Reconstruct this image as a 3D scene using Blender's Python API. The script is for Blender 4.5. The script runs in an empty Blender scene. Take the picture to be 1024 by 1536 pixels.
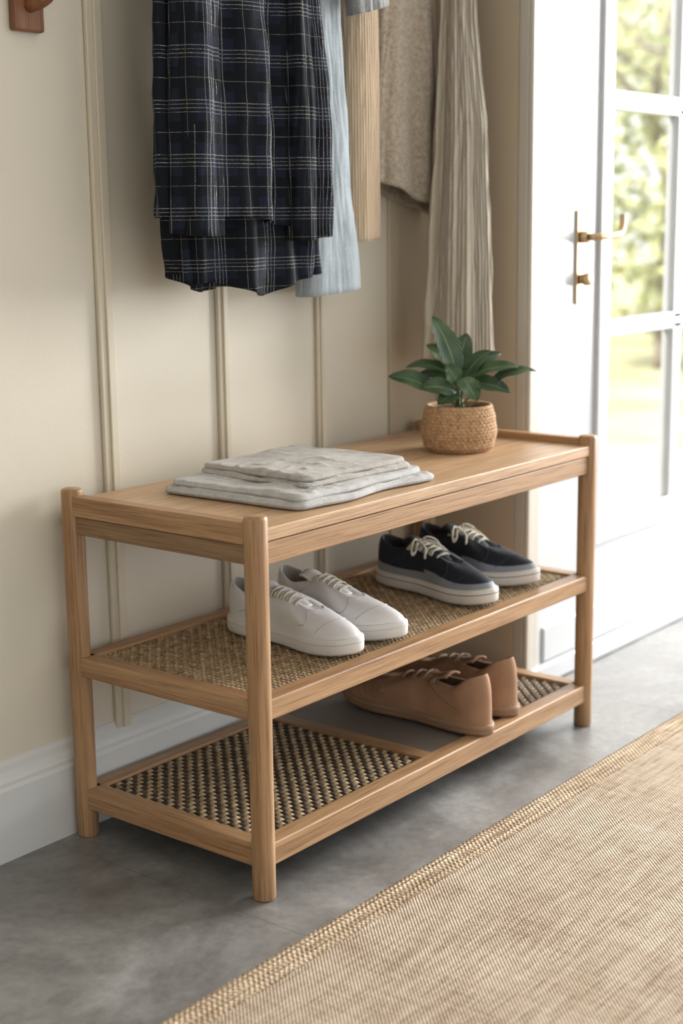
import bpy, math, random
from math import sin, cos, pi, sqrt
from mathutils import Vector, Matrix, noise
random.seed(7)
S=bpy.context.scene
COL=S.collection
# ------------------------------------------------------------------ helpers
class MB:
    def __init__(s): s.v=[];s.f=[];s.m=[];s.uv=[]
    def add(s,v,f,m=0):
        o=len(s.v); s.v+= [tuple(p) for p in v]
        s.f+=[tuple(i+o for i in q) for q in f]; s.m+=[m]*len(f)
    def obj(s,name,mats,parent=None,smooth=True,sub=0,bevel=0,uv=None):
        me=bpy.data.meshes.new(name); me.from_pydata(s.v,[],s.f)
        for m in mats: me.materials.append(m)
        me.polygons.foreach_set("material_index",s.m)
        me.polygons.foreach_set("use_smooth",[smooth]*len(s.f))
        if uv:
            l=me.uv_layers.new(name="UVMap")
            for i,lp in enumerate(me.loops): l.data[i].uv=uv[lp.vertex_index]
        me.update()
        o=bpy.data.objects.new(name,me); COL.objects.link(o)
        if parent: o.parent=parent
        if bevel:
            b=o.modifiers.new("bevel","BEVEL"); b.width=bevel; b.segments=3; b.limit_method='ANGLE'
        if sub:
            b=o.modifiers.new("sub","SUBSURF"); b.levels=sub; b.render_levels=sub
        return o
def empty(name,parent=None):
    o=bpy.data.objects.new(name,None); COL.objects.link(o); o.empty_display_size=.05
    if parent: o.parent=parent
    return o
def boxv(x0,x1,y0,y1,z0,z1):
    v=[(x,y,z) for x in(x0,x1) for y in(y0,y1) for z in(z0,z1)]
    f=[(0,1,3,2),(4,6,7,5),(0,4,5,1),(2,3,7,6),(0,2,6,4),(1,5,7,3)]
    return v,f
def box(name,b,mat,parent=None,bevel=.002):
    m=MB(); m.add(*boxv(*b)); o=m.obj(name,[mat],parent,smooth=False,bevel=bevel)
    return o
def frames(pts):
    pts=[Vector(p) for p in pts]; out=[]
    t0=(pts[1]-pts[0]).normalized(); up=Vector((0,0,1)) if abs(t0.z)<.9 else Vector((1,0,0))
    n=(up-t0*up.dot(t0)).normalized()
    for i,p in enumerate(pts):
        a=pts[max(i-1,0)]; b=pts[min(i+1,len(pts)-1)]
        t=(b-a); t=t.normalized() if t.length>1e-9 else t0
        n=(n-t*n.dot(t)); n=n.normalized() if n.length>1e-9 else Vector((1,0,0))
        out.append((p,n,t.cross(n)))
    return out
def tube(pts,r,sides=8,flat=1.0,cap=True):
    fr=frames(pts); v=[];f=[]
    for i,(p,n,b) in enumerate(fr):
        rr=r(i/(len(fr)-1)) if callable(r) else r
        for k in range(sides):
            a=2*pi*k/sides; v.append(p+n*cos(a)*rr*flat+b*sin(a)*rr)
    for i in range(len(fr)-1):
        for k in range(sides):
            k2=(k+1)%sides
            f.append((i*sides+k,i*sides+k2,(i+1)*sides+k2,(i+1)*sides+k))
    if cap:
        f.append(tuple(range(sides))[::-1]); f.append(tuple((len(fr)-1)*sides+k for k in range(sides)))
    return v,f
def spline(ctrl,n=8):
    c=[Vector(p) for p in ctrl]; c=[c[0]*2-c[1]]+c+[c[-1]*2-c[-2]]; out=[]
    for i in range(1,len(c)-2):
        for j in range(n):
            t=j/n; p0,p1,p2,p3=c[i-1:i+3]
            out.append(.5*((2*p1)+(p2-p0)*t+(2*p0-5*p1+4*p2-p3)*t*t+(3*p1-p0-3*p2+p3)*t**3))
    out.append(c[-2]); return out
def interp(x,xs,ys):
    if x<=xs[0]: return ys[0]
    for i in range(len(xs)-1):
        if x<=xs[i+1]:
            t=(x-xs[i])/(xs[i+1]-xs[i]); t=t*t*(3-2*t)*.6+t*.4
            return ys[i]+(ys[i+1]-ys[i])*t
    return ys[-1]
def sstep(a,b,x):
    t=min(max((x-a)/(b-a),0),1); return t*t*(3-2*t)
def lathe(prof,n=64,rm=None):
    v=[];f=[]
    for i,(r,z) in enumerate(prof):
        for k in range(n):
            a=2*pi*k/n; rr=r+(rm(i,a,z) if rm else 0); v.append((rr*cos(a),rr*sin(a),z))
    for i in range(len(prof)-1):
        for k in range(n):
            k2=(k+1)%n; f.append((i*n+k,i*n+k2,(i+1)*n+k2,(i+1)*n+k))
    f.append(tuple(range(n))[::-1]); f.append(tuple((len(prof)-1)*n+k for k in range(n)))
    return v,f
# ------------------------------------------------------------------ materials
class NT:
    def __init__(s,name):
        s.mat=bpy.data.materials.new(name); s.mat.use_nodes=True; s.t=s.mat.node_tree
        s.b=s.t.nodes["Principled BSDF"]; s.out=s.t.nodes["Material Output"]
    def n(s,typ,**kw):
        nd=s.t.nodes.new(typ)
        for k,v in kw.items():
            if hasattr(nd,k): setattr(nd,k,v)
            else: nd.inputs[k.replace("_"," ")].default_value=v
        return nd
    def l(s,a,b): s.t.links.new(a,b)
    def coord(s,kind="Object",scale=(1,1,1),rot=(0,0,0),loc=(0,0,0)):
        c=s.n("ShaderNodeTexCoord"); m=s.n("ShaderNodeMapping")
        m.inputs["Scale"].default_value=scale; m.inputs["Rotation"].default_value=rot; m.inputs["Location"].default_value=loc
        s.l(c.outputs[kind],m.inputs[0]); return m.outputs[0]
    def noise(s,vec,scale,detail=4,rough=.5,dist=0):
        n=s.n("ShaderNodeTexNoise"); n.inputs["Scale"].default_value=scale; n.inputs["Detail"].default_value=detail
        n.inputs["Roughness"].default_value=rough; n.inputs["Distortion"].default_value=dist; s.l(vec,n.inputs["Vector"]); return n.outputs["Fac"]
    def ramp(s,fac,stops,interp="LINEAR"):
        r=s.n("ShaderNodeValToRGB"); cr=r.color_ramp; cr.interpolation=interp
        while len(cr.elements)<len(stops): cr.elements.new(.5)
        for e,(p,c) in zip(cr.elements,stops): e.position=p; e.color=(*c,1) if len(c)==3 else c
        s.l(fac,r.inputs[0]); return r.outputs[0]
    def mix(s,a,b,fac,mode="MIX"):
        m=s.n("ShaderNodeMix"); m.data_type='RGBA'; m.blend_type=mode
        for sock,val in ((m.inputs[0],fac),(m.inputs[6],a),(m.inputs[7],b)):
            if isinstance(val,bpy.types.NodeSocket): s.l(val,sock)
            elif isinstance(val,(int,float)): sock.default_value=val
            else: sock.default_value=(*val,1)
        return m.outputs[2]
    def math(s,op,a,b=None,c=None):
        m=s.n("ShaderNodeMath"); m.operation=op
        for i,v in enumerate((a,b,c)):
            if v is None: continue
            if isinstance(v,bpy.types.NodeSocket): s.l(v,m.inputs[i])
            else: m.inputs[i].default_value=v
        return m.outputs[0]
    def bump(s,h,dist=.001,strength=1,prev=None):
        b=s.n("ShaderNodeBump"); b.inputs["Distance"].default_value=dist; b.inputs["Strength"].default_value=strength
        s.l(h,b.inputs["Height"])
        if prev: s.l(prev,b.inputs["Normal"])
        s.l(b.outputs[0],s.b.inputs["Normal"]); return b.outputs[0]
    def set(s,**kw):
        for k,v in kw.items():
            i=s.b.inputs[k.replace("_"," ")]
            if isinstance(v,bpy.types.NodeSocket): s.l(v,i)
            elif isinstance(v,tuple) and len(v)==3: i.default_value=(*v,1)
            else: i.default_value=v
        return s.mat
def plain(name,col,rough=.6,var=.08,scale=30,bump=0,metal=0):
    m=NT(name); v=m.coord(); n=m.noise(v,scale,3)
    c=m.ramp(n,[(.3,tuple(x*(1-var) for x in col)),(.7,tuple(min(1,x*(1+var)) for x in col))])
    if bump: m.bump(n,bump)
    return m.set(Base_Color=c,Roughness=rough,Metallic=metal)
def wood(name,axis,tint=1.0,cols=None):
    m=NT(name); sc=[30,30,30]; sc[axis]=1.3
    cols=cols or [(.255,.130,.055),(.375,.220,.108),(.455,.285,.150)]
    cols=[tuple(x*tint for x in c) for c in cols]
    v=m.coord(scale=tuple(sc)); n=m.noise(v,1.4,6,.6,.5)
    s2=[230,230,230]; s2[axis]=6
    v2=m.coord(scale=tuple(s2)); n2=m.noise(v2,1.5,3,.6)
    c=m.ramp(n,[(.28,cols[0]),(.5,cols[1]),(.70,cols[2])])
    c2=m.ramp(n2,[(.36,(.55,.47,.40)),(.53,(1,1,1))])
    c=m.mix(c,c2,.7,"MULTIPLY")
    m.bump(n2,.0004)
    return m.set(Base_Color=c,Roughness=.44)
WX,WY,WZ=wood("oak_x",0),wood("oak_y",1),wood("oak_z",2)
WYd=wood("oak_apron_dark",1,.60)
WTOP=wood("oak_top",0,1.0,[(.40,.24,.128),(.49,.318,.182),(.55,.372,.225)])
HOOKW=wood("walnut_hook",2,1,[(.14,.055,.022),(.23,.095,.04),(.30,.14,.06)])
def paint(name,col,rough=.5):
    m=NT(name); v=m.coord(); n=m.noise(v,2.0,5,.55); n2=m.noise(v,180,2)
    c=m.ramp(n,[(.3,tuple(x*.95 for x in col)),(.7,tuple(x*1.03 for x in col))])
    m.bump(n2,.0003,.5)
    return m.set(Base_Color=c,Roughness=rough)
P_WALL=paint("cream_paint",(.62,.572,.468))
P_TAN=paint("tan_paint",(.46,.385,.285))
P_BATT=paint("batten_paint",(.58,.52,.405))
P_BASE=paint("baseboard_paint",(.60,.605,.585),.4)
P_WHITE=paint("white_gloss_paint",(.47,.485,.505),.32)
P_CASE=paint("casing_paint",(.47,.44,.385),.4)
P_CEIL=paint("ceiling_paint",(.8,.78,.74),.8)
# floor
m=NT("grey_stone_tile"); v=m.coord(); n=m.noise(v,3.2,8,.68,.5); n2=m.noise(v,60,4,.6)
c=m.ramp(n,[(.32,(.108,.102,.095)),(.5,(.205,.20,.194)),(.67,(.33,.326,.32))])
c=m.mix(c,m.ramp(n2,[(.3,(.76,.76,.76)),(.65,(1,1,1))]),.85,"MULTIPLY")
sep=m.n("ShaderNodeSeparateXYZ"); m.l(v,sep.inputs[0])
def joint(sock,off,per,w):
    a=m.math("ADD",sock,-off+per*10.5); a=m.math("MODULO",a,per); a=m.math("SUBTRACT",a,per/2); a=m.math("ABSOLUTE",a)
    return m.math("LESS_THAN",a,w)
j=m.math("MAXIMUM",joint(sep.outputs[0],-.055,1.2,.0010),joint(sep.outputs[1],-.62,1.2,.0010))
c=m.mix(c,(.115,.11,.10),m.math("MULTIPLY",j,.7)); m.bump(m.math("SUBTRACT",n2,j),.0005)
FLOOR=m.set(Base_Color=c,Roughness=m.ramp(n,[(.3,(.28,)*3),(.7,(.46,)*3)]))
# jute rug
def jute(name,cols,p):
    m=NT(name); v=m.coord(); sep=m.n("ShaderNodeSeparateXYZ"); m.l(v,sep.inputs[0])
    wob=m.noise(v,14,3); 
    sx=m.math("SINE",m.math("ADD",m.math("MULTIPLY",sep.outputs[0],2*pi/p),m.math("MULTIPLY",wob,3)))
    sy=m.math("SINE",m.math("ADD",m.math("MULTIPLY",sep.outputs[1],2*pi/p),m.math("MULTIPLY",wob,3)))
    h=m.math("MULTIPLY",sx,sy)
    vs=m.coord(scale=(12,170,60)); st=m.noise(vs,1,4,.7)
    vs2=m.coord(scale=(170,14,60)); st2=m.noise(vs2,1,4,.7)
    big=m.noise(v,5,4,.6)
    t=m.math("ADD",m.math("MULTIPLY",st,.5),m.math("MULTIPLY",st2,.3)); t=m.math("ADD",t,m.math("MULTIPLY",big,.2))
    c=m.ramp(t,[(.38,cols[0]),(.5,cols[1]),(.60,cols[2])])
    c=m.mix(c,m.ramp(h,[(.0,(.58,.53,.47)),(.45,(1,1,1))]),.7,"MULTIPLY")
    m.bump(m.math("ADD",m.math("MULTIPLY",h,.6),st),.0022)
    return m.set(Base_Color=c,Roughness=.95)
JUTE=jute("jute_body",[(.38,.28,.19),(.61,.50,.385),(.76,.66,.54)],.0066)
JUTEB=jute("jute_border",[(.37,.27,.175),(.61,.48,.345),(.77,.65,.50)],.010)
def rattan(name,cols):
    m=NT(name); v=m.coord(scale=(1,1,1)); n=m.noise(v,70,4,.7); n2=m.noise(v,500,2)
    c=m.ramp(n,[(.32,cols[0]),(.5,cols[1]),(.66,cols[2])]); m.bump(n2,.0006)
    return m.set(Base_Color=c,Roughness=.6)
RAT1=rattan("seagrass_gold",[(.12,.07,.034),(.27,.18,.095),(.42,.31,.18)])
RAT2=rattan("seagrass_pale",[(.20,.13,.068),(.37,.265,.145),(.54,.415,.255)])
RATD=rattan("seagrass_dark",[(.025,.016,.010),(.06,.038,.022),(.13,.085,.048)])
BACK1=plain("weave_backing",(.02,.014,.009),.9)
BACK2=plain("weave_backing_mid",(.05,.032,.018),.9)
PANEL=plain("grey_shelf_board",(.20,.17,.145),.5,.1,8)
# fabrics
def fabric(name,cols,scale=25,weave=900,bd=.0006,rough=.95,sheen=.1):
    m=NT(name); v=m.coord("UV"); n=m.noise(v,scale,5,.6); v3=m.coord(); w=m.noise(v3,weave,2,.6)
    t=m.math("ADD",m.math("MULTIPLY",n,.5),m.math("MULTIPLY",w,.5))
    c=m.ramp(t,[(.36,cols[0]),(.5,cols[1]),(.64,cols[2])]); m.bump(t,bd)
    return m.set(Base_Color=c,Roughness=rough,Sheen_Weight=sheen)
DENIM=fabric("light_denim",[(.25,.30,.335),(.33,.38,.415),(.41,.46,.49)],9,500,.0006)
DENIMG=fabric("grey_denim",[(.13,.14,.145),(.21,.22,.225),(.29,.30,.30)],40,500,.001)
TOWEL=fabric("grey_linen",[(.28,.26,.237),(.365,.342,.315),(.45,.427,.395)],45,420,.0014)
TOWEL2=fabric("grey_linen_light",[(.34,.335,.325),(.42,.415,.405),(.50,.495,.485)],45,420,.0014)
def ribbed(name,col,dark,per,bd,wb=4):
    m=NT(name); v=m.coord("UV"); sep=m.n("ShaderNodeSeparateXYZ"); m.l(v,sep.inputs[0])
    wob=m.noise(v,8,3)
    s=m.math("SINE",m.math("ADD",m.math("MULTIPLY",sep.outputs[0],2*pi/per),m.math("MULTIPLY",wob,wb)))
    s2=m.math("SINE",m.math("MULTIPLY",sep.outputs[1],2*pi/.0045))
    h=m.math("ADD",s,m.math("MULTIPLY",s2,.25))
    c=m.ramp(m.math("ADD",m.math("MULTIPLY",h,.5),.5),[(.0,dark),(.55,col)])
    m.bump(h,bd); return m.set(Base_Color=c,Roughness=.95,Sheen_Weight=.2)
KNIT=ribbed("beige_knit",(.58,.445,.305),(.50,.375,.25),.0055,.0009,.2)
SCARF=ribbed("cream_rib",(.62,.555,.455),(.46,.39,.305),.0095,.0028,2)
m=NT("boucle"); v=m.coord(); n=m.noise(v,130,4,.7,.6); c=m.ramp(n,[(.33,(.27,.22,.165)),(.5,(.38,.32,.245)),(.68,(.48,.415,.33))]); m.bump(n,.004)
BOUCLE=m.set(Base_Color=c,Roughness=1.0,Sheen_Weight=.2)
# plaid
m=NT("navy_plaid"); v=m.coord("UV"); sep=m.n("ShaderNodeSeparateXYZ"); m.l(v,sep.inputs[0])
def lines(sock,per,off,w):
    a=m.math("MODULO",m.math("ADD",sock,off+per*50),per); a=m.math("ABSOLUTE",m.math("SUBTRACT",a,per/2)); return m.math("LESS_THAN",a,w)
th=m.noise(m.coord("UV",scale=(700,700,1)),1,2)
fac=None
for sock in (sep.outputs[0],sep.outputs[1]):
    for off,w in ((0,.0007),(.006,.0005),(.012,.0007),(.018,.0004),(.048,.0004)):
        q=lines(sock,.082,off,w); fac=q if fac is None else m.math("MAXIMUM",fac,q)
fac=m.math("MULTIPLY",fac,m.ramp(th,[(.40,(.10,)*3),(.62,(.85,)*3)]))
blk=m.math("MAXIMUM",lines(sep.outputs[0],.082,.048,.016),lines(sep.outputs[1],.082,.048,.016))
base=m.mix((.009,.013,.025),(.005,.007,.011),blk)
c=m.mix(base,(.30,.30,.285),fac); m.bump(th,.0003)
PLAID=m.set(Base_Color=c,Roughness=.95,Specular_IOR_Level=.25)
# shoe mats
W_LEATH=plain("white_leather",(.68,.68,.69),.42,.03,60,.0003)
W_SOLE=plain("white_rubber",(.66,.65,.63),.5,.03)
O_SOLE=plain("offwhite_rubber",(.60,.57,.52),.55,.03)
LINING=plain("white_lining",(.32,.30,.27),.9)
W_TAB=plain("beige_tab",(.40,.36,.30),.8)
LACE_W=plain("lace_white",(.54,.51,.43),.9,.25,300)
NAVY=plain("navy_suede",(.007,.011,.020),.75,.3,40,.0003)
NLIN=plain("navy_lining",(.035,.035,.038),.9)
GREYB=plain("grey_band",(.22,.24,.275),.55,.05)
LACE_N=plain("lace_cream",(.54,.51,.42),.9,.3,250)
TAN=plain("tan_suede",(.34,.19,.110),.8,.20,22,.0006)
TSOLE=plain("tan_rubber",(.28,.17,.102),.6,.06)
TLIN=plain("tan_lining",(.08,.045,.027),.9)
SEAM=plain("seam_grey",(.48,.47,.45),.8); TSEAM=plain("tan_seam",(.20,.11,.06),.9); NSEAM=plain("navy_seam",(.03,.04,.06),.9)
BRASS=NT("brass").set(Base_Color=(.44,.32,.19),Metallic=1.0,Roughness=.4)
# ------------------------------------------------------------------ room
WALLY=.43
def room():
    box("floor",(-3.2,3.2,-3.6,WALLY,-.05,0),FLOOR,bevel=0)
    box("light_block_ceiling",(-3.2,3.2,-3.6,WALLY+.1,2.5,2.56),P_CEIL,bevel=0)  # unseen slab, added to block sun and sky from above
    m=MB(); m.add(*boxv(-3.2,1.16,WALLY,WALLY+.1,0,2.5)); wb=m.obj("wall_back",[P_WALL],smooth=False)
    m=MB(); m.add(*boxv(-3.3,-3.2,-3.6,WALLY+.1,0,2.5)); m.obj("light_block_wall_left",[P_WALL],smooth=False)  # unseen wall, added to cut ambient light from the left
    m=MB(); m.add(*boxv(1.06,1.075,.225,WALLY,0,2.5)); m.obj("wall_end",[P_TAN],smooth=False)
    m=MB(); m.add(*boxv(1.075,3.2,.225,.325,2.12,2.5)); m.add(*boxv(2.42,3.2,.225,.325,0,2.12)); m.obj("wall_door",[P_WALL],smooth=False)
    k=1
    for x,w in ((.118,.034),(.395,.026),(.668,.018)):
        o=empty(f"trim_{k}"); k+=1
        box("batten",(x-w/2,x+w/2,WALLY-.009,WALLY,.15,2.5),P_BATT,o,.003)
        box("bead",(x-w*.12,x+w*.38,WALLY-.013,WALLY-.008,.15,2.5),P_BATT,o,.002)
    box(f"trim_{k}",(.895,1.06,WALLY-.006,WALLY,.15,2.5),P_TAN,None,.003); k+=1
    prof=[(0,0),(-.016,0),(-.016,.118),(-.013,.124),(-.013,.130),(-.010,.138),(-.006,.146),(-.005,.156),(-.002,.162),(0,.164)]
    def bb(name,x0,x1,y,mat):
        v=[(x,y+a,b) for x in(x0,x1) for a,b in prof]; n=len(prof)
        f=[(i,i+1,n+i+1,n+i) for i in range(n-1)]+[tuple(range(n)),tuple(range(2*n-1,n-1,-1))]
        m=MB(); m.add(v,f); return m.obj(name,[mat],smooth=False)
    bb("baseboard_back",-3.2,1.06,WALLY,P_BASE)
    cs=empty(f"trim_{k}"); k+=1
    box("casing_flat",(1.062,1.125,.200,.225,0,2.16),P_CASE,cs,.004)
    box("casing_bead",(1.062,1.085,.190,.203,0,2.16),P_CASE,cs,.004)
    box("jamb",(1.125,1.152,.208,.30,0,2.12),P_WHITE,cs,.003)
    box("casing_head",(1.062,2.5,.195,.225,2.12,2.2),P_CASE,cs,.004)
    d=empty("door_1")
    y0,y1=.222,.262
    box("lock_stile",(1.152,1.40,y0,y1,.045,2.1),P_WHITE,d,.003)
    box("hinge_stile",(2.20,2.40,y0,y1,.045,2.1),P_WHITE,d,.003)
    box("bottom_rail",(1.39,2.21,y0+.001,y1,.045,.29),P_WHITE,d,.003)
    box("top_rail",(1.39,2.21,y0+.001,y1,1.92,2.1),P_WHITE,d,.003)
    for i,(za,zb) in enumerate(((.735,.775),(1.238,1.280),(1.66,1.69))):
        box(f"glazing_bar_{i+1}",(1.39,2.21,y0+.004,y1-.004,za,zb),P_WHITE,d,.004)
        box(f"glazing_bar_bead_{i+1}",(1.39,2.21,y0-.004,y0+.006,za+.012,zb-.012),P_WHITE,d,.003)
    box("glazing_bar_v",(1.79,1.835,y0+.004,y1-.004,.28,1.93),P_WHITE,d,.004)
    box("mould_a",(1.392,1.425,y0-.010,y0+.012,.26,1.94),P_WHITE,d,.005)
    box("mould_b",(1.420,1.455,y0-.003,y1-.006,.28,1.93),P_WHITE,d,.005)
    box("mould_c",(1.392,2.21,y0-.009,y0+.012,.262,.295),P_WHITE,d,.005)
    box("mould_d",(1.440,2.21,y0-.002,y1-.006,.285,.318),P_WHITE,d,.005)
    box("weather_bar",(1.152,2.40,y0-.020,y0+.004,.045,.125),P_WHITE,d,.006)
    g=NT("window_glass"); g.set(Base_Color=(1,1,1),Roughness=0.0,Transmission_Weight=1.0,IOR=1.02)
    box("glass_pane",(1.44,2.21,y0+.018,y0+.022,.30,1.93),g.mat,d,0)
    h=empty("door_handle",d)
    hx=1.312; yb=y0
    m=MB(); m.add(*boxv(hx-.018,hx+.018,yb-.006,yb,.818,1.020)); m.obj("backplate",[BRASS],h,smooth=False,bevel=.003)
    m=MB(); m.add(*tube([(hx,yb-.005,.962),(hx,yb-.022,.962)],.013,20)); m.add(*tube([(hx,yb-.02,.962),(hx,yb-.052,.962)],.008,16))
    m.add(*tube(spline([(hx-.003,yb-.049,.962),(hx+.02,yb-.054,.963),(hx+.06,yb-.055,.966),(hx+.088,yb-.053,.970),(hx+.100,yb-.051,.988),(hx+.101,yb-.051,1.010)],8),lambda t:.0075,14))
    m.add(*tube([(hx,yb-.005,.872),(hx,yb-.018,.872)],.011,18)); m.add(*tube([(hx,yb-.016,.872),(hx,yb-.028,.872)],.014,18))
    m.obj("lever",[BRASS],h)
    box("door_threshold",(1.075,2.42,.19,.33,0,.045),P_WHITE,None,.006)
room()
# ------------------------------------------------------------------ rug
def rug():
    r=empty("jute_rug"); x0,x1,y0,y1=-.72,2.3,-1.9,-.142
    b=.042
    def slab(name,x0,x1,y0,y1,zt,mat,step=.02):
        nx=int((x1-x0)/step); ny=max(2,int((y1-y0)/step)); v=[];f=[]
        for j in range(ny+1):
            for i in range(nx+1):
                x=x0+(x1-x0)*i/nx; y=y0+(y1-y0)*j/ny
                v.append((x,y,zt+.0015*noise.noise(Vector((x*4,y*4,0)))))
        for j in range(ny):
            for i in range(nx):
                a=j*(nx+1)+i; f.append((a,a+1,a+nx+2,a+nx+1))
        m=MB(); m.add(v,f)
        bv,bf=boxv(x0,x1,y0,y1,.0005,zt-.002); m.add(bv,bf); return m.obj(name,[mat],r,smooth=False)
    slab("field",x0+b,x1-b,y0+b,y1-b,.008,JUTE)
    slab("border_far",x0,x1,y1-b,y1,.0085,JUTEB,.01); slab("border_near",x0,x1,y0,y0+b,.0085,JUTEB,.02)
    slab("border_left",x0,x0+b,y0+b,y1-b,.0085,JUTEB,.02); slab("border_right",x1-b,x1,y0+b,y1-b,.0085,JUTEB,.02)
    m=MB(); n=int((x1-x0)/.0055)
    pts=[];
    for i in range(n*4):
        t=i/(n*4-1); x=x0+(x1-x0)*t
        pts.append((x,y1+.0015+.0012*noise.noise(Vector((x*30,0,0))),.0045))
    rr=lambda t:.0040+.0014*sin(2*pi*t*n)
    m.add(*tube(pts,rr,8)); m.obj("edge_whipping",[JUTEB],r)
    for k,yy in enumerate((y1-.010,y1-.021,y1-.032,y1-b)):
        m=MB(); n=int((x1-x0)/.009); m.add(*tube([(x0+(x1-x0)*i/(n*4),yy+.0012*sin(i*pi/2+k*pi),.0074) for i in range(n*4+1)],lambda t,n=n:.0028+.0009*sin(2*pi*t*n),6)); m.obj(f"border_rib_{k+1}",[JUTEB],r)
rug()
# ------------------------------------------------------------------ bench
L,W,H=.967,.3926,.589
ZT=.570
def weave(name,x0,x1,y0,y1,z,cell,r,amp,mats,parent,seg=4,sides=5):
    nx=max(2,round((x1-x0)/cell)); ny=max(2,round((y1-y0)/cell)); cx=(x1-x0)/nx; cy=(y1-y0)/ny
    mb=MB()
    def strand(n,other,horizontal,idx,mat):
        pts=[]
        for i in range(other*seg+1):
            t=i/seg
            jit=.0006*noise.noise(Vector((t*.7,idx*3.1,5 if horizontal else 9)))
            if horizontal: pts.append((x0+t*cx,y0+(idx+.5)*cy+jit,z))
            else: pts.append((x0+(idx+.5)*cx+jit,y0+t*cy,z))
        if horizontal: pts=[(p[0],p[1],z+amp*cos(pi*((p[0]-x0)/cx-.5+idx))) for p in pts]
        else: pts=[(p[0],p[1],z-amp*cos(pi*((p[1]-y0)/cy-.5+idx))) for p in pts]
        v=[];f=[]
        for i,p in enumerate(pts):
            for k in range(sides):
                a=2*pi*k/sides
                if horizontal: v.append((p[0],p[1]+r*1.15*cos(a),p[2]+r*.75*sin(a)))
                else: v.append((p[0]+r*1.15*cos(a),p[1],p[2]+r*.75*sin(a)))
        for i in range(len(pts)-1):
            for k in range(sides):
                k2=(k+1)%sides; f.append((i*sides+k,i*sides+k2,(i+1)*sides+k2,(i+1)*sides+k))
        mb.add(v,f,mat)
    for j in range(ny): strand(ny,nx,True,j,0)
    for i in range(nx): strand(nx,ny,False,i,1)
    return mb.obj(name,mats,parent)
def bench():
    B=empty("shoe_rack_bench"); r=.0178
    def post(name,x,y):
        prof=[(r-.002,0),(r,.003)]+[(r,.003+(H-.008)*i/8) for i in range(1,9)]+[(r-.0012,H-.0015),(r-.004,H)]
        v,f=lathe(prof,40); v=[(a+x,b+y,c) for a,b,c in v]; m=MB(); m.add(v,f)
        m.obj(name,[WZ],B,smooth=True,bevel=0)
    post("post_front_left",0,0); post("post_front_right",L,0); post("post_back_left",0,W); post("post_back_right",L,W)
    zt=ZT
    box("top_board",(.008,L-.008,-.011,W+.008,zt-.020,zt),WTOP,B,.002)
    box("apron_front",(.012,L-.012,-.008,.012,.515,zt-.0215),WX,B,.002)
    box("apron_back",(.012,L-.012,W-.012,W+.008,.515,zt-.020),WX,B,.002)
    box("lip_left",(-.012,.012,.006,W-.006,zt-.024,zt+.009),WY,B,.0025)
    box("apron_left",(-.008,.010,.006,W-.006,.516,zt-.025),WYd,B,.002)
    box("lip_right",(L-.012,L+.012,.006,W-.006,zt-.024,zt+.014),WY,B,.0025)
    box("apron_right",(L-.010,L+.008,.006,W-.006,.516,zt-.025),WY,B,.002)
    for nm,z,hh in (("mid",.312,.032),("low",.087,.036)):
        box(f"{nm}_rail_front",(.006,L-.006,-.011,.021,z-hh,z),WX,B,.003)
        box(f"{nm}_rail_back",(.006,L-.006,W-.021,W+.011,z-hh,z),WX,B,.003)
        box(f"{nm}_rail_left",(-.011,.020,.006,W-.006,z-hh,z),WY,B,.003)
        box(f"{nm}_rail_right",(L-.020,L+.011,.006,W-.006,z-hh,z),WY,B,.003)
    box("mid_backing",(.018,L-.018,.019,W-.019,.293,.298),BACK2,B,0)
    weave("mid_weave",.019,L-.019,.020,W-.020,.3045,.0100,.0031,.0022,[RAT1,RAT2],B)
    box("low_cross_rail",(.438,.470,.012,W-.012,.087-.034,.086),WY,B,.002)
    box("low_cross_rail_b",(.745,.772,.012,W-.012,.087-.034,.086),WY,B,.002)
    box("low_backing",(.018,.44,.019,W-.019,.058,.062),BACK1,B,0)
    box("low_backing_b",(.77,L-.018,.019,W-.019,.058,.062),BACK1,B,0)
    box("low_board",(.468,.747,.019,W-.019,.072,.082),PANEL,B,0)
    weave("low_weave",.019,.440,.020,W-.020,.0775,.0122,.0040,.0027,[RAT2,RATD],B)
    weave("low_weave_b",.770,L-.019,.020,W-.020,.0775,.0122,.0040,.0027,[RAT2,RATD],B)
bench()
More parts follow.
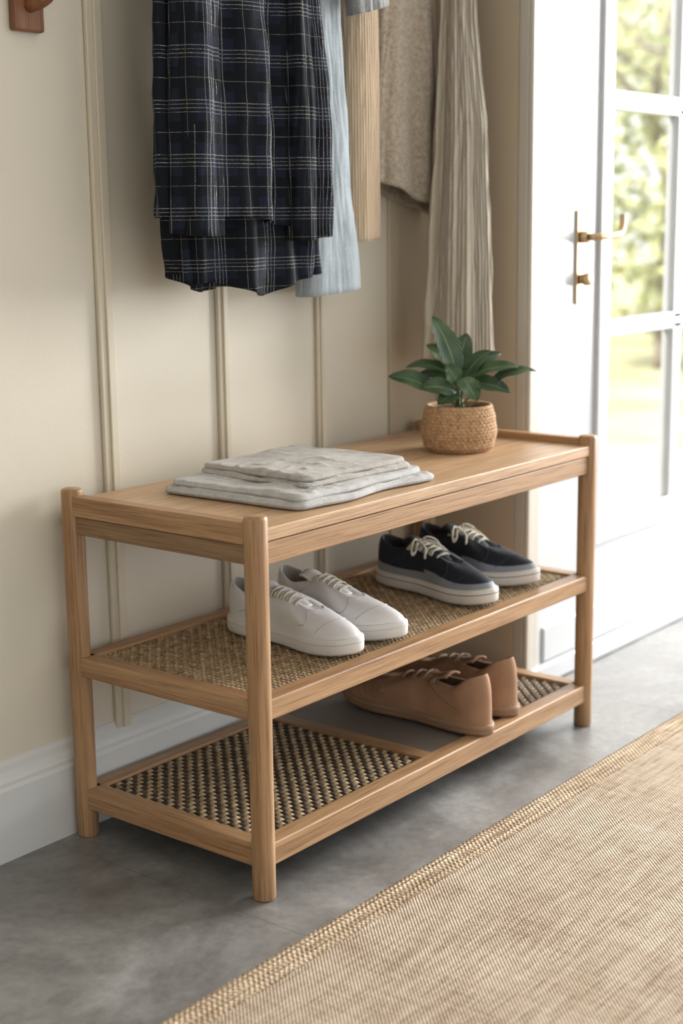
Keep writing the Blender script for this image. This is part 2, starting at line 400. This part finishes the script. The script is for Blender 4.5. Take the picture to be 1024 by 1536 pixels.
# ------------------------------------------------------------------ shoes
def shoe(name,toe,heel,z0,side,mats,zc,hw,t1=.60,th=.027,lace=True,band=False,laces=6,toeT=.025,tab=None,bow=True):
    """mats: upper,sole,lining,lace,accent,seam"""
    E=empty(name); toe=Vector((*toe,0)); heel=Vector((*heel,0)); ax=(toe-heel); Ln=ax.length; ang=math.atan2(ax.y,ax.x)
    N=56
    def O(k,o=0):
        a=2*pi*k/N; t=.5-.5*cos(a); s=1 if sin(a)>=0 else -1
        w=interp(t,[0,.2,.42,.70,.88,1],hw)*max(0,1-abs(2*t-1)**(4 if t<.5 else 3.5))**.5
        yc=side*(.007*sin(pi*min(t,1))-.008*sstep(.6,1,t))
        y=s*w; nx=-cos(a); ny=s*abs(sin(a))
        return t,t*Ln+o*nx, y+yc+o*ny
    def zb(t): return .009*max(0,(t-.72)/.28)**2
    WC=([.03,.12,.26,.38,.5,.62],[.026,.029,.026,.0165,.0135,.012])
    def C(k):
        a=2*pi*k/N; s_=.5-.5*cos(a); sg=1 if sin(a)>=0 else -1
        t=.035+(t1-.035)*s_
        w=interp(t,*WC)*max(0,1-abs(2*s_-1)**4)**.5
        return t*Ln, sg*w+side*.004*sin(pi*t), interp(t,*zc)
    def surf(k,h):
        t,x0,y0=O(k,-.003); xc,yc,zz=C(k); zs=th-.002+zb(t)
        tot=zz-zs; q=sstep(.50,.90,t); T=tot*.84*(1-q)+toeT*q
        ex=2.4*(1-q)+1.9*q
        up=(1-(1-h)**ex)**(1/ex)
        z=zs+T*up+(tot-T)*h**(1.25-.15*q)
        hh=h*(.9+.1*h) 
        bul=.0025*sin(pi*min(h*1.6,1))*(1-q)
        cx=(x0+(xc-x0)*hh); cy=(y0+(yc-y0)*hh)
        sy=1 if y0>yc else -1
        return Vector((cx,cy+sy*bul*abs(sin(2*pi*k/N)),z))
    m=MB(); rings=[(-.006,.0015,),(-.001,0.0),(.0015,.004),(.002,.014),(.0018,th-.004),(.0008,th-.0005),(-.004,th)]
    for o,z in rings:
        for k in range(N):
            t,x,y=O(k,o); m.v.append((x,y,z+zb(t)))
    nr=len(rings)
    for i in range(nr-1):
        for k in range(N):
            k2=(k+1)%N; m.f.append((i*N+k,i*N+k2,(i+1)*N+k2,(i+1)*N+k)); m.m.append(0)
    m.f.append(tuple(range(N))[::-1]); m.m.append(0); m.f.append(tuple((nr-1)*N+k for k in range(N))); m.m.append(0)
    m.obj("sole",[mats[1]],E,sub=0)
    m=MB(); pts=[];
    for k in range(N+1):
        t,x,y=O(k%N,.0018); pts.append((x,y,th-.009+zb(t)))
    m.add(*tube(pts,.0007,6)); m.obj("sole_line",[mats[5]],E)
    hs=[0,.012,.04,.09,.16,.25,.36,.48,.60,.72,.84,.93,1.0]
    m=MB()
    for h in hs:
        for k in range(N): m.v.append(tuple(surf(k,h)))
    nh=len(hs)
    for i in range(nh-1):
        for k in range(N):
            k2=(k+1)%N; t,_,_=O(k); mi=0
            if band and hs[i]<(.09 if t>.55 else .03): mi=2
            if tab and (k<=2 or k>=N-3) and hs[i]>=.36: mi=3
            m.f.append((i*N+k,i*N+k2,(i+1)*N+k2,(i+1)*N+k)); m.m.append(mi)
    base=len(m.v)-N
    def ringin(ins,dz,flat=None):
        st=len(m.v)
        for k in range(N):
            xc,yc,zz=C(k); a=2*pi*k/N; sg=1 if sin(a)>=0 else -1
            cx=Ln*(.035+t1)/2; x=xc+(cx-xc)*ins*.6; y=yc-sg*min(abs(yc),ins*.12)*abs(sin(a))
            m.v.append((x,y,(zz+dz) if flat is None else flat))
        return st
    for ins,dz,fl in ((.02,.0025,None),(.05,.0022,None),(.075,-.002,None),(.08,-.012,None),(.06,0,th+.012)):
        st=ringin(ins,dz,fl)
        for k in range(N):
            k2=(k+1)%N; m.f.append((base+k,base+k2,st+k2,st+k)); m.m.append(0 if dz>0 and fl is None else 1)
        base=st
    m.f.append(tuple(base+k for k in range(N))); m.m.append(1)
    m.obj("upper",[mats[0],mats[2],mats[4],tab or mats[0]],E,sub=1)
    def seam(path,r=.0007,nm="seam"):
        m=MB(); m.add(*tube([surf(k,h)+Vector((0,0,.0003)) for k,h in path],r,6)); m.obj(nm,[mats[5]],E)
    half=N/2
    for sg in (1,-1):
        seam([(half-sg*q*.25, .80-.10*sstep(0,5,q*.25)-.62*sstep(5.5,11,q*.25)) for q in range(0,45)],nm="eyestay_seam")
        seam([(sg*(7+q*.25), .04+.80*sstep(0,9,q*.25)) for q in range(0,37)],nm="quarter_seam")
    seam([(half+q*.25, .40-.34*abs(q/34)**2.2) for q in range(-34,35)],nm="toe_seam")
    m=MB(); nT=14
    xa=.26*Ln; xb=(t1+.01)*Ln
    def tz(x):
        t=x/Ln; return interp(t,*zc)-.002+.018*(1-sstep(.26,.40,t))
    for i in range(nT+1):
        x=xa+(xb-xa)*i/nT; wd=.019*(1-.3*i/nT)
        for j in range(7):
            y=(j/3-1)*wd; m.v.append((x,y+side*.004,tz(x)+.001-.010*(j/3-1)**2*.6))
    for i in range(nT):
        for j in range(6):
            a=i*7+j; m.f.append((a,a+1,a+8,a+7)); m.m.append(0)
    o=m.obj("tongue",[mats[0]],E); sm=o.modifiers.new("s","SOLIDIFY"); sm.thickness=.004
    if lace:
        m=MB()
        for i in range(laces):
            t=.35+(t1-.04-.35)*i/(laces-1); x=t*Ln; w=interp(t,*WC)+.007; z=interp(t,*zc)
            for sg in (1,-1):
                dx=.006*(1 if i<laces-1 else 0)
                m.add(*tube(spline([(x,-w*sg,z-.004),(x-dx*.3,-w*sg*.6,z+.0035),(x-dx*.6,0,z+.005+.001*sg),(x-dx,w*sg*.6,z+.004),(x-dx,w*sg,z-.003)],6),.0027,8,.6))
        if bow:
            t=.35;x=t*Ln; z=interp(t,*zc)+.008; c=Vector((x,side*.002,z))
            m.add(*tube([c+Vector((0,-.005,0)),c+Vector((0,.005,.001))],.0045,8))
            for sg in (1,-1):
                m.add(*tube(spline([c,c+Vector((.004,sg*.016,.008)),c+Vector((.012,sg*.034,.000)),c+Vector((.020,sg*.040,-.016)),c+Vector((.020,sg*.030,-.008)),c+Vector((.006,sg*.012,.003)),c],7),.0024,8,.6))
                m.add(*tube(spline([c,c+Vector((.012,sg*.012,.004)),c+Vector((.034,sg*.020,-.004)),c+Vector((.046,sg*.034,-.020))],7),.0024,8,.6))
        m.obj("laces",[mats[3]],E)
    E.location=(heel.x,heel.y,z0); E.rotation_euler=(0,0,ang)
    return E
HW=[.034,.0345,.034,.0475,.044,.040]
ZCW=([.03,.10,.2,.30,.40,.5,.62],[.090,.082,.070,.076,.083,.077,.064])
ZCN=([.03,.10,.2,.30,.40,.5,.62],[.090,.083,.074,.079,.086,.080,.064])
ZCT=([.03,.10,.2,.30,.40,.5,.62],[.110,.102,.080,.080,.088,.082,.068])
WM=(W_LEATH,W_SOLE,LINING,LACE_W,W_LEATH,SEAM); NM=(NAVY,O_SOLE,NLIN,LACE_N,GREYB,NSEAM); TM=(TAN,TSOLE,TLIN,TSOLE,TAN,TSEAM)
ZM=.3125
HWW=[.036,.0365,.035,.0485,.046,.042]
shoe("white_sneaker",(.264,.012),(.268,.304),ZM,1,WM,ZCW,HWW,tab=W_TAB,bow=False)
shoe("white_sneaker",(.365,.010),(.385,.294),ZM,-1,WM,ZCW,HW,tab=W_TAB,bow=False)
HWN=[.038,.0385,.036,.050,.047,.043]
shoe("navy_sneaker",(.654,.006),(.696,.304),ZM,1,NM,ZCN,HWN,band=True)
shoe("navy_sneaker",(.816,.024),(.830,.304),ZM,-1,NM,ZCN,HW,band=True)
HWT=[.040,.041,.039,.052,.048,.044]
shoe("tan_suede_shoe",(.628,.330),(.600,-.018),.0875,-1,TM,ZCT,HWT,laces=4,th=.020,toeT=.028,bow=False)
shoe("tan_suede_shoe",(.752,.330),(.716,.000),.0875,1,TM,ZCT,HWT,laces=4,th=.020,toeT=.028,bow=False)
# ------------------------------------------------------------------ towels
def slab(mb,uvs,x0,x1,y0,y1,z0,th,seed,rot=0,n=72,wr_=1.0):
    e=.011; cx,cy=(x0+x1)/2,(y0+y1)/2; hx,hy=(x1-x0)/2,(y1-y0)/2
    def wpt(u,v,top):
        x=u*hx; y=v*hy
        cr=.022; ax_,ay_=abs(x)-(hx-cr),abs(y)-(hy-cr)
        if ax_>0 and ay_>0:
            l=max(ax_,ay_); dd=sqrt(ax_*ax_+ay_*ay_); k=l/dd
            x=math.copysign(hx-cr+ax_*k,x); y=math.copysign(hy-cr+ay_*k,y); d=cr-l
        else: d=min(hx-abs(x),hy-abs(y))
        q=min(max(d,0)/e,1); t=th/2*sqrt(max(0,1-(1-q)**2))
        x+=.014*noise.noise(Vector((y*8,seed,0)))*(abs(u)**3)*(1 if u>0 else -1); y+=.014*noise.noise(Vector((x*8,seed+5,0)))*(abs(v)**3)
        zz=z0+th/2+(t if top else -t)
        if top:
            wr=noise.noise(Vector((x*9+y*6,y*16-x*5,seed))); wr2=noise.noise(Vector((x*24+y*14,y*20-x*8,seed+3)))
            ridge=max(0,1-abs(wr2)*5)
            zz+=(.0045*wr+wr_*.0034*ridge*(.5+noise.noise(Vector((x*8,y*8,seed+9))))+.0012*wr2-.001)*q
        X=cx+x*cos(rot)-y*sin(rot); Y=cy+x*sin(rot)+y*cos(rot)
        return (X,Y,zz)
    us=[ -cos(pi*i/n)*.35+ (-1+2*i/n)*.65 for i in range(n+1)]
    st=len(mb.v)
    for top in (1,0):
        for b in us:
            for a in us: mb.v.append(wpt(a,b,top)); uvs.append((a*hx,b*hy))
    M=n+1; off=M*M
    for j in range(n):
        for i in range(n):
            a=st+j*M+i; mb.f.append((a,a+1,a+M+1,a+M)); mb.m.append(0)
            b=a+off; mb.f.append((b,b+M,b+M+1,b+1)); mb.m.append(0)
    for i in range(n):
        for a,b in ((i,i+1),((n)*M+i+1,n*M+i),((i+1)*M,i*M),(i*M+n,(i+1)*M+n)):
            mb.f.append((st+b,st+a,st+off+a,st+off+b)); mb.m.append(0)
def towels():
    z=ZT+.0005
    for name,mat,ls in (("folded_towel",TOWEL2,[(.126,.480,.018,.314,.014,1,0.0),(.129,.472,.026,.308,.013,2,.012)]),
                        ("folded_towel",TOWEL,[(.190,.462,.050,.304,.011,3,-.05),(.196,.458,.058,.302,.012,4,-.025)])):
        E=empty(name); k=1
        for x0,x1,y0,y1,th,sd,rot in ls:
            mb=MB(); uvs=[]; slab(mb,uvs,x0,x1,y0,y1,z,th,sd*7.3,rot); mb.obj(f"fold_{k}",[mat],E,uv=uvs); k+=1; z+=th-.0030
towels()
# ------------------------------------------------------------------ plant
def plant():
    P=empty("potted_plant"); cx,cy,z0=.775,.172,ZT+.0005
    bk=NT("woven_basket"); v=bk.coord(); n=bk.noise(v,120,4,.7); c=bk.ramp(n,[(.3,(.22,.115,.052)),(.5,(.41,.25,.13)),(.7,(.54,.36,.21))]); bk.bump(n,.0012); BK=bk.set(Base_Color=c,Roughness=.85)
    prof=[]; nr=90; h=.086
    for i in range(nr+1):
        t=i/nr
        r=interp(t,[0,.12,.4,.75,1],[.058,.066,.0715,.068,.0625]); prof.append((r,h*t))
    prof=[(.045,.0)]+prof+[(.0605,h+.002),(.057,h),(.056,h-.012)]
    coils=14
    def rm(i,a,z):
        ph=z/h*coils*pi*1.0; row=int(z/h*coils)
        return .0013*abs(sin(ph))+.0009*sin(a*44+row*pi) if 1<i<len(prof)-2 else 0
    m=MB(); m.add(*lathe(prof,220,rm)); o=m.obj("basket_pot",[BK],P); o.location=(cx,cy,z0)
    soil=plain("potting_soil",(.045,.025,.015),1,.5,90,.003)
    m=MB(); v=[(0,0,h-.006)];f=[]
    for rr in range(1,9):
        for k in range(36):
            a=2*pi*k/36; q=rr/8*.0575; v.append((q*cos(a),q*sin(a),h-.008+.005*noise.noise(Vector((q*cos(a)*60,q*sin(a)*60,0)))))
    for k in range(36): f.append((0,1+k,1+(k+1)%36))
    for rr in range(7):
        for k in range(36):
            k2=(k+1)%36; f.append((1+rr*36+k,1+(rr+1)*36+k,1+(rr+1)*36+k2,1+rr*36+k2))
    m.add(v,f); o=m.obj("soil",[soil],P); o.location=(cx,cy,z0)
    lf=NT("glossy_leaf"); uvc=lf.coord("UV"); sep=lf.n("ShaderNodeSeparateXYZ"); lf.l(uvc,sep.inputs[0])
    nn=lf.noise(lf.coord(),22,3); c=lf.ramp(nn,[(.3,(.020,.050,.022)),(.7,(.058,.118,.036))])
    mid=lf.math("LESS_THAN",lf.math("ABSOLUTE",lf.math("SUBTRACT",sep.outputs[0],.5)),.022); c=lf.mix(c,(.16,.24,.10),mid)
    vein=lf.math("SINE",lf.math("MULTIPLY",lf.math("ADD",sep.outputs[1],lf.math("ABSOLUTE",lf.math("SUBTRACT",sep.outputs[0],.5))),55)); lf.bump(vein,.0005)
    LEAF=lf.set(Base_Color=c,Roughness=.32)
    STEM=plain("stem",(.10,.13,.05),.7)
    R=Vector((.625,-.781,0)); Fw=Vector((.781,.625,0)); Z=Vector((0,0,1))
    c0=Vector((cx,cy,z0+h-.008))
    s=1/790
    LV=[(-2,46,-36,140,0,.01,.048,(.45,.1,-1)),
        (8,42,46,88,.01,.03,.042,(-.5,.6,-.7)),
        (14,46,86,68,0,-.01,.042,(-.1,1,-.50)),
        (44,38,114,62,-.01,-.01,.036,(-.1,1,-.40)),
        (-8,52,-78,68,.01,.02,.040,(.1,1,-.45)),
        (-34,26,-104,56,-.01,-.015,.048,(.2,1,-.75)),
        (-6,28,-58,40,-.02,-.045,.042,(.1,.9,-.9)),
        (2,48,24,18,-.01,-.05,.042,(.3,.5,-1)),
        (0,28,-34,14,-.02,-.05,.034,(-.3,.6,-1)),
        (8,38,74,32,.0,-.04,.040,(.1,.9,-.8)),
        (-2,54,-44,98,.02,.05,.042,(.3,.7,-.7)),
        (4,50,60,58,.02,.05,.040,(0,1,-.6)),
        (0,54,14,112,.02,.04,.042,(-.2,.3,-1)),
        (-6,44,-64,50,.02,.05,.040,(0,1,-.6)),
        (6,48,66,84,.02,.04,.038,(-.3,.8,-.7)),
        (-4,40,-20,70,-.02,-.03,.036,(.3,.5,-1))]
    st=MB()
    for i,(bx,bz,tx,tz,bf,tf,wd,nv_) in enumerate(LV):
        a=c0+R*bx*s+Z*bz*s+Fw*bf; b=c0+R*tx*s+Z*tz*s+Fw*tf
        st.add(*tube(spline([c0+Vector((random.uniform(-.008,.008),random.uniform(-.008,.008),0)),c0+(a-c0)*.55+Z*.006,a,a+(b-a)*.12],6),.0016,6))
        d=b-a; ln=d.length; d.normalize(); nrm=R*nv_[0]+Z*nv_[1]+Fw*nv_[2]
        nrm=(nrm-d*nrm.dot(d)).normalized(); sd=d.cross(nrm).normalized()
        m=MB(); uv=[]; nu,nv=10,18
        for j in range(nv+1):
            t=j/nv; w=wd/2*(max(0,sin(pi*min(1,t**.9))))**.62 if 0<t<1 else 0.0004
            bend=.09*ln*(4*t*(1-t))-.08*ln*t*t
            for q in range(nu+1):
                u=q/nu*2-1
                p=a+d*ln*t+sd*u*w+nrm*(bend+abs(u)*w*.22+.0012*sin(t*14+i)*abs(u))
                m.v.append(tuple(p)); uv.append((q/nu,t))
        for j in range(nv):
            for q in range(nu):
                A=j*(nu+1)+q; m.f.append((A,A+1,A+nu+2,A+nu+1)); m.m.append(0)
        m.obj(f"leaf_{i+1}",[LEAF],P,uv=uv)
    st.add(*tube(spline([c0-Z*.004,c0+Z*.03+R*.001,c0+Z*.06-R*.003],6),.003,8))
    st.obj("stems",[STEM],P)
plant()
# ------------------------------------------------------------------ garments
def drape(name,mat,levels,nf,amp,seed,hem=lambda a:0,parent=None,N=280,NZ=70,power=2.4,p=.85,crk=.004):
    zs=[l[0] for l in levels][::-1]
    def at(z,i): return interp(z,zs,[l[i] for l in levels][::-1])
    zt,zb=levels[0][0],levels[-1][0]
    m=MB(); uv=[]; per=2*(levels[-1][3]+levels[-1][4])*1.75
    rs=random.Random(seed); ph=[rs.uniform(0,6.28) for _ in range(6)]; 
    def fold(x): 
        s=sin(x); return math.copysign(abs(s)**p,s)
    for j in range(NZ+1):
        f=j/NZ
        for k in range(N+1):
            a=2*pi*k/N; z=zt+(zb-zt)*f; z+=hem(a)*f**3
            zz=min(max(z,zb),zt)
            hw,hd=at(zz,3),at(zz,4)
            ca,sa=cos(a),sin(a); den=(abs(ca)**power+abs(sa)**power)**(1/power)
            x,y=hw*ca/den,hd*sa/den
            drift=.5*sin(f*3+ph[4])
            w=fold(nf*a+ph[0]+drift)+.55*fold(int(nf*1.7)*a+ph[1]-drift*1.4)+.35*sin(int(nf*2.6)*a+ph[2]+f*2)
            g=amp*(.35+.65*f**.8)*w
            nl=sqrt((ca/hw)**2+(sa/hd)**2); nx,ny=ca/hw/nl,sa/hd/nl
            cr=crk*noise.noise(Vector((cos(a)*3,sin(a)*3+z*10,seed)))+crk*.5*noise.noise(Vector((cos(a)*9,sin(a)*9+z*22,seed+4)))
            m.v.append((at(zz,1)+x+nx*(g+cr),at(zz,2)+y+ny*(g+cr),z)); uv.append((a/(2*pi)*per+g*.6,z))
    for j in range(NZ):
        for k in range(N):
            A=j*(N+1)+k; m.f.append((A,A+1,A+N+2,A+N+1)); m.m.append(0)
    o=m.obj(name,[mat],parent,uv=uv); s=o.modifiers.new("thick","SOLIDIFY"); s.thickness=.0022; s.offset=-1
    return o
def clothes():
    rail=empty("coat_rail"); box("rail_board",(-.0,1.05,WALLY-.022,WALLY,1.70,1.78),WX,rail,.003)
    for i,x in enumerate((.36,.60,.72,.87,.985)):
        m=MB(); m.add(*tube([(x,WALLY-.02,1.73),(x,WALLY-.09,1.745)],.010,16)); m.add(*tube([(x,WALLY-.088,1.7446),(x,WALLY-.1,1.7472)],.015,16)); m.obj(f"peg_{i+1}",[WY],rail)
    sh=empty("plaid_shirt"); a=-.022; b=-.018
    drape("body",PLAID,[(1.72,.36+a,.37,.03,.025),(1.60,.36+a,.34+b,.13,.035),(1.40,.36+a,.335+b,.156,.034),(1.10,.360+a,.33+b,.164,.038),(.902,.362+a,.33+b,.156,.040)],7,.013,3,lambda a:.015*cos(2*a)+.007*sin(5*a),sh,crk=.006)
    drape("front_layer",PLAID,[(1.715,.355+a,.365,.03,.028),(1.60,.350+a,.33+b,.140,.044),(1.40,.348+a,.325+b,.172,.044),(1.15,.347+a,.322+b,.180,.048),(1.005,.346+a,.322+b,.178,.048)],8,.013,11,lambda a:.014*sin(2*a+.6)+.008*sin(3*a),sh,crk=.006)
    drape("sleeve_left",PLAID,[(1.60,.26+a,.312+b,.035,.03),(1.40,.222+a,.306+b,.042,.030),(1.15,.217+a,.302+b,.046,.032),(.985,.216+a,.302+b,.044,.030)],3,.005,21,lambda a:.004*sin(a),sh,N=120)
    drape("sleeve_right",PLAID,[(1.60,.45+a,.30+b,.03,.03),(1.40,.450+a,.287+b,.034,.028),(1.15,.454+a,.278+b,.040,.032),(.975,.454+a,.276+b,.038,.028)],3,.008,25,lambda a:.005*sin(a+1),sh,N=120)
    dj=empty("denim_shirt")
    drape("body",DENIM,[(1.72,.60,.36,.02,.018),(1.60,.60,.365,.045,.026),(1.40,.596,.365,.050,.028),(1.1,.602,.362,.062,.032),(.872,.618,.360,.076,.034)],2,.004,5,lambda a:.006*cos(a),dj,p=1,crk=.003)
    drape("pocket_flap_layer",DENIMG,[(1.46,.652,.292,.050,.020),(1.42,.652,.290,.052,.022),(1.372,.655,.288,.050,.020)],2,.002,8,lambda a:.014*cos(a),dj,N=120,NZ=30)
    kn=empty("knit_sweater")
    drape("sleeve",KNIT,[(1.69,.735,.375,.02,.02),(1.58,.735,.372,.036,.026),(1.2,.737,.370,.039,.026),(.965,.737,.370,.038,.025)],2,.002,4,lambda a:.003*cos(a),kn,N=140,p=1,crk=.002)
    bc=empty("boucle_coat")
    drape("body",BOUCLE,[(1.69,.89,.384,.03,.018),(1.58,.89,.384,.080,.028),(1.2,.892,.384,.104,.029),(1.045,.896,.384,.106,.029)],5,.006,14,lambda a:-.034*cos(a),bc,p=1)
    sc=empty("ribbed_scarf")
    drape("body",SCARF,[(1.69,.975,.33,.012,.02),(1.40,.960,.298,.026,.032),(1.15,.950,.285,.038,.050),(.90,.942,.281,.048,.062),(.715,.938,.280,.052,.068)],5,.005,9,lambda a:.004*sin(3*a),sc,p=1)
    hk=empty("wall_hook")
    box("plate",(-.045,.012,WALLY-.016,WALLY,1.288,1.46),HOOKW,hk,.004)
    m=MB(); m.add(*tube(spline([(-.016,WALLY-.012,1.325),(-.012,WALLY-.05,1.335),(-.008,WALLY-.085,1.370)],6),.011,16)); m.obj("peg",[HOOKW],hk)
clothes()
# ------------------------------------------------------------------ outside
def outside():
    gm=NT("lawn"); v=gm.coord(); n=gm.noise(v,1.2,6,.6); c=gm.ramp(n,[(.3,(.35,.36,.20)),(.6,(.55,.53,.36)),(.8,(.70,.66,.50))]); gm.set(Base_Color=c,Roughness=1)
    m=MB(); m.add(*boxv(-1,30,.6,30,-.2,-.092)); m.obj("garden_lawn",[gm.mat],smooth=False)
    lm=NT("hedge_leaf_hazed"); v=lm.coord(); n=lm.noise(v,1.5,4,.6); c=lm.ramp(n,[(.3,(.24,.29,.14)),(.5,(.50,.52,.26)),(.7,(.80,.75,.47))]); lm.set(Base_Color=c,Roughness=.6)  # outdoor haze put into the leaf colours by paling them
    bark=plain("bark",(.30,.26,.22),.9)
    def tree(name,x,y,h,rad,n,seed,z0=.9,trunk=True):
        E=empty(name); rs=random.Random(seed); m=MB()
        m.add(*tube(spline([(x,y,-.09),(x+.0,y,.17*h),(x+.04,y,.33*h),(x-.05,y+.1,.5*h),(x+.1,y,h*.75)],6),lambda t:(.08 if trunk else .03)*(1-.7*t),10)); 
        for i in range(9):
            a=rs.uniform(0,6.28); z=rs.uniform(.3,.6)*h; m.add(*tube(spline([(x,y,z),(x+cos(a)*rad*.5,y+sin(a)*rad*.5,z+.1*h),(x+cos(a)*rad*.8,y+sin(a)*rad*.8,z+.15*h)],4),.018,6))
        m.obj("trunk",[bark],E)
        m=MB()
        for i in range(n):
            while True:
                p=Vector((rs.uniform(-1,1),rs.uniform(-1,1),rs.uniform(-1,1)))
                if p.length<1 and noise.noise(p*2.2+Vector((seed,0,0)))>-.12: break
            c=Vector((x+p.x*rad,y+p.y*rad,z0+(h-z0)*(p.z*.5+.5)))
            a=Vector((rs.gauss(0,1),rs.gauss(0,1),rs.gauss(0,1))).normalized(); b=a.orthogonal().normalized(); s=rs.uniform(.04,.08)
            q=a.cross(b)
            m.add([c-a*s,c+b*s*.5+q*s*.1,c+a*s,c-b*s*.5+q*s*.1],[(0,1,2,3)])
        m.obj("foliage",[lm.mat],E,smooth=False)
    tree("garden_tree",8.4,3.5,3.6,1.4,4600,1,.10)
    tree("garden_tree",13.0,6.9,6.0,2.3,6000,2,.3)
    tree("garden_shrub",10.9,4.1,1.5,.8,2500,3,.05,False)
outside()
# ------------------------------------------------------------------ light
w=bpy.data.worlds.new("sky"); S.world=w; w.use_nodes=True; bg=w.node_tree.nodes["Background"]
bg.inputs[0].default_value=(.95,.97,1.0,1); bg.inputs[1].default_value=1.5
def aim(o,t): o.rotation_euler=(Vector(t)-Vector(o.location)).to_track_quat('-Z','Y').to_euler()
sun=bpy.data.lights.new("sun","SUN"); sun.energy=6; sun.angle=.05; sun.color=(1,.95,.85); so=bpy.data.objects.new("sun",sun); COL.objects.link(so)
so.rotation_euler=Vector((.6,-.45,-.75)).to_track_quat('-Z','Y').to_euler()
al=bpy.data.lights.new("added_side_light","AREA"); al.shape='RECTANGLE'; al.size=1.9; al.size_y=1.8; al.energy=340; al.color=(1,.985,.955)  # added lamp standing in for daylight from the right; no window there
ao=bpy.data.objects.new("added_side_light",al); COL.objects.link(ao); ao.location=(4.2,-.9,1.5)
aim(ao,(.2,.0,.35))
S.view_settings.view_transform='Standard'
S.view_settings.exposure=0.0
# ------------------------------------------------------------------ camera
f,th,a,cx,cy,ro=2190.2,.1958,.6747,-1.5246,-1.3783,-.0134
F=Vector((cos(a),sin(a),0));R=Vector((sin(a),-cos(a),0));Z=Vector((0,0,1))
fw=F*cos(th)-Z*sin(th);up=F*sin(th)+Z*cos(th); R2=R*cos(ro)+up*sin(ro);U2=up*cos(ro)-R*sin(ro)
cd=bpy.data.cameras.new("camera"); co=bpy.data.objects.new("camera",cd); COL.objects.link(co)
mt=Matrix((R2,U2,-fw)).transposed().to_4x4(); mt.translation=Vector((cx,cy,1.0)); co.matrix_world=mt
cd.sensor_fit='VERTICAL'; cd.sensor_height=36; cd.sensor_width=24; cd.lens=36*f/1536
cd.dof.use_dof=True; cd.dof.focus_distance=2.3; cd.dof.aperture_fstop=2.8
S.camera=co
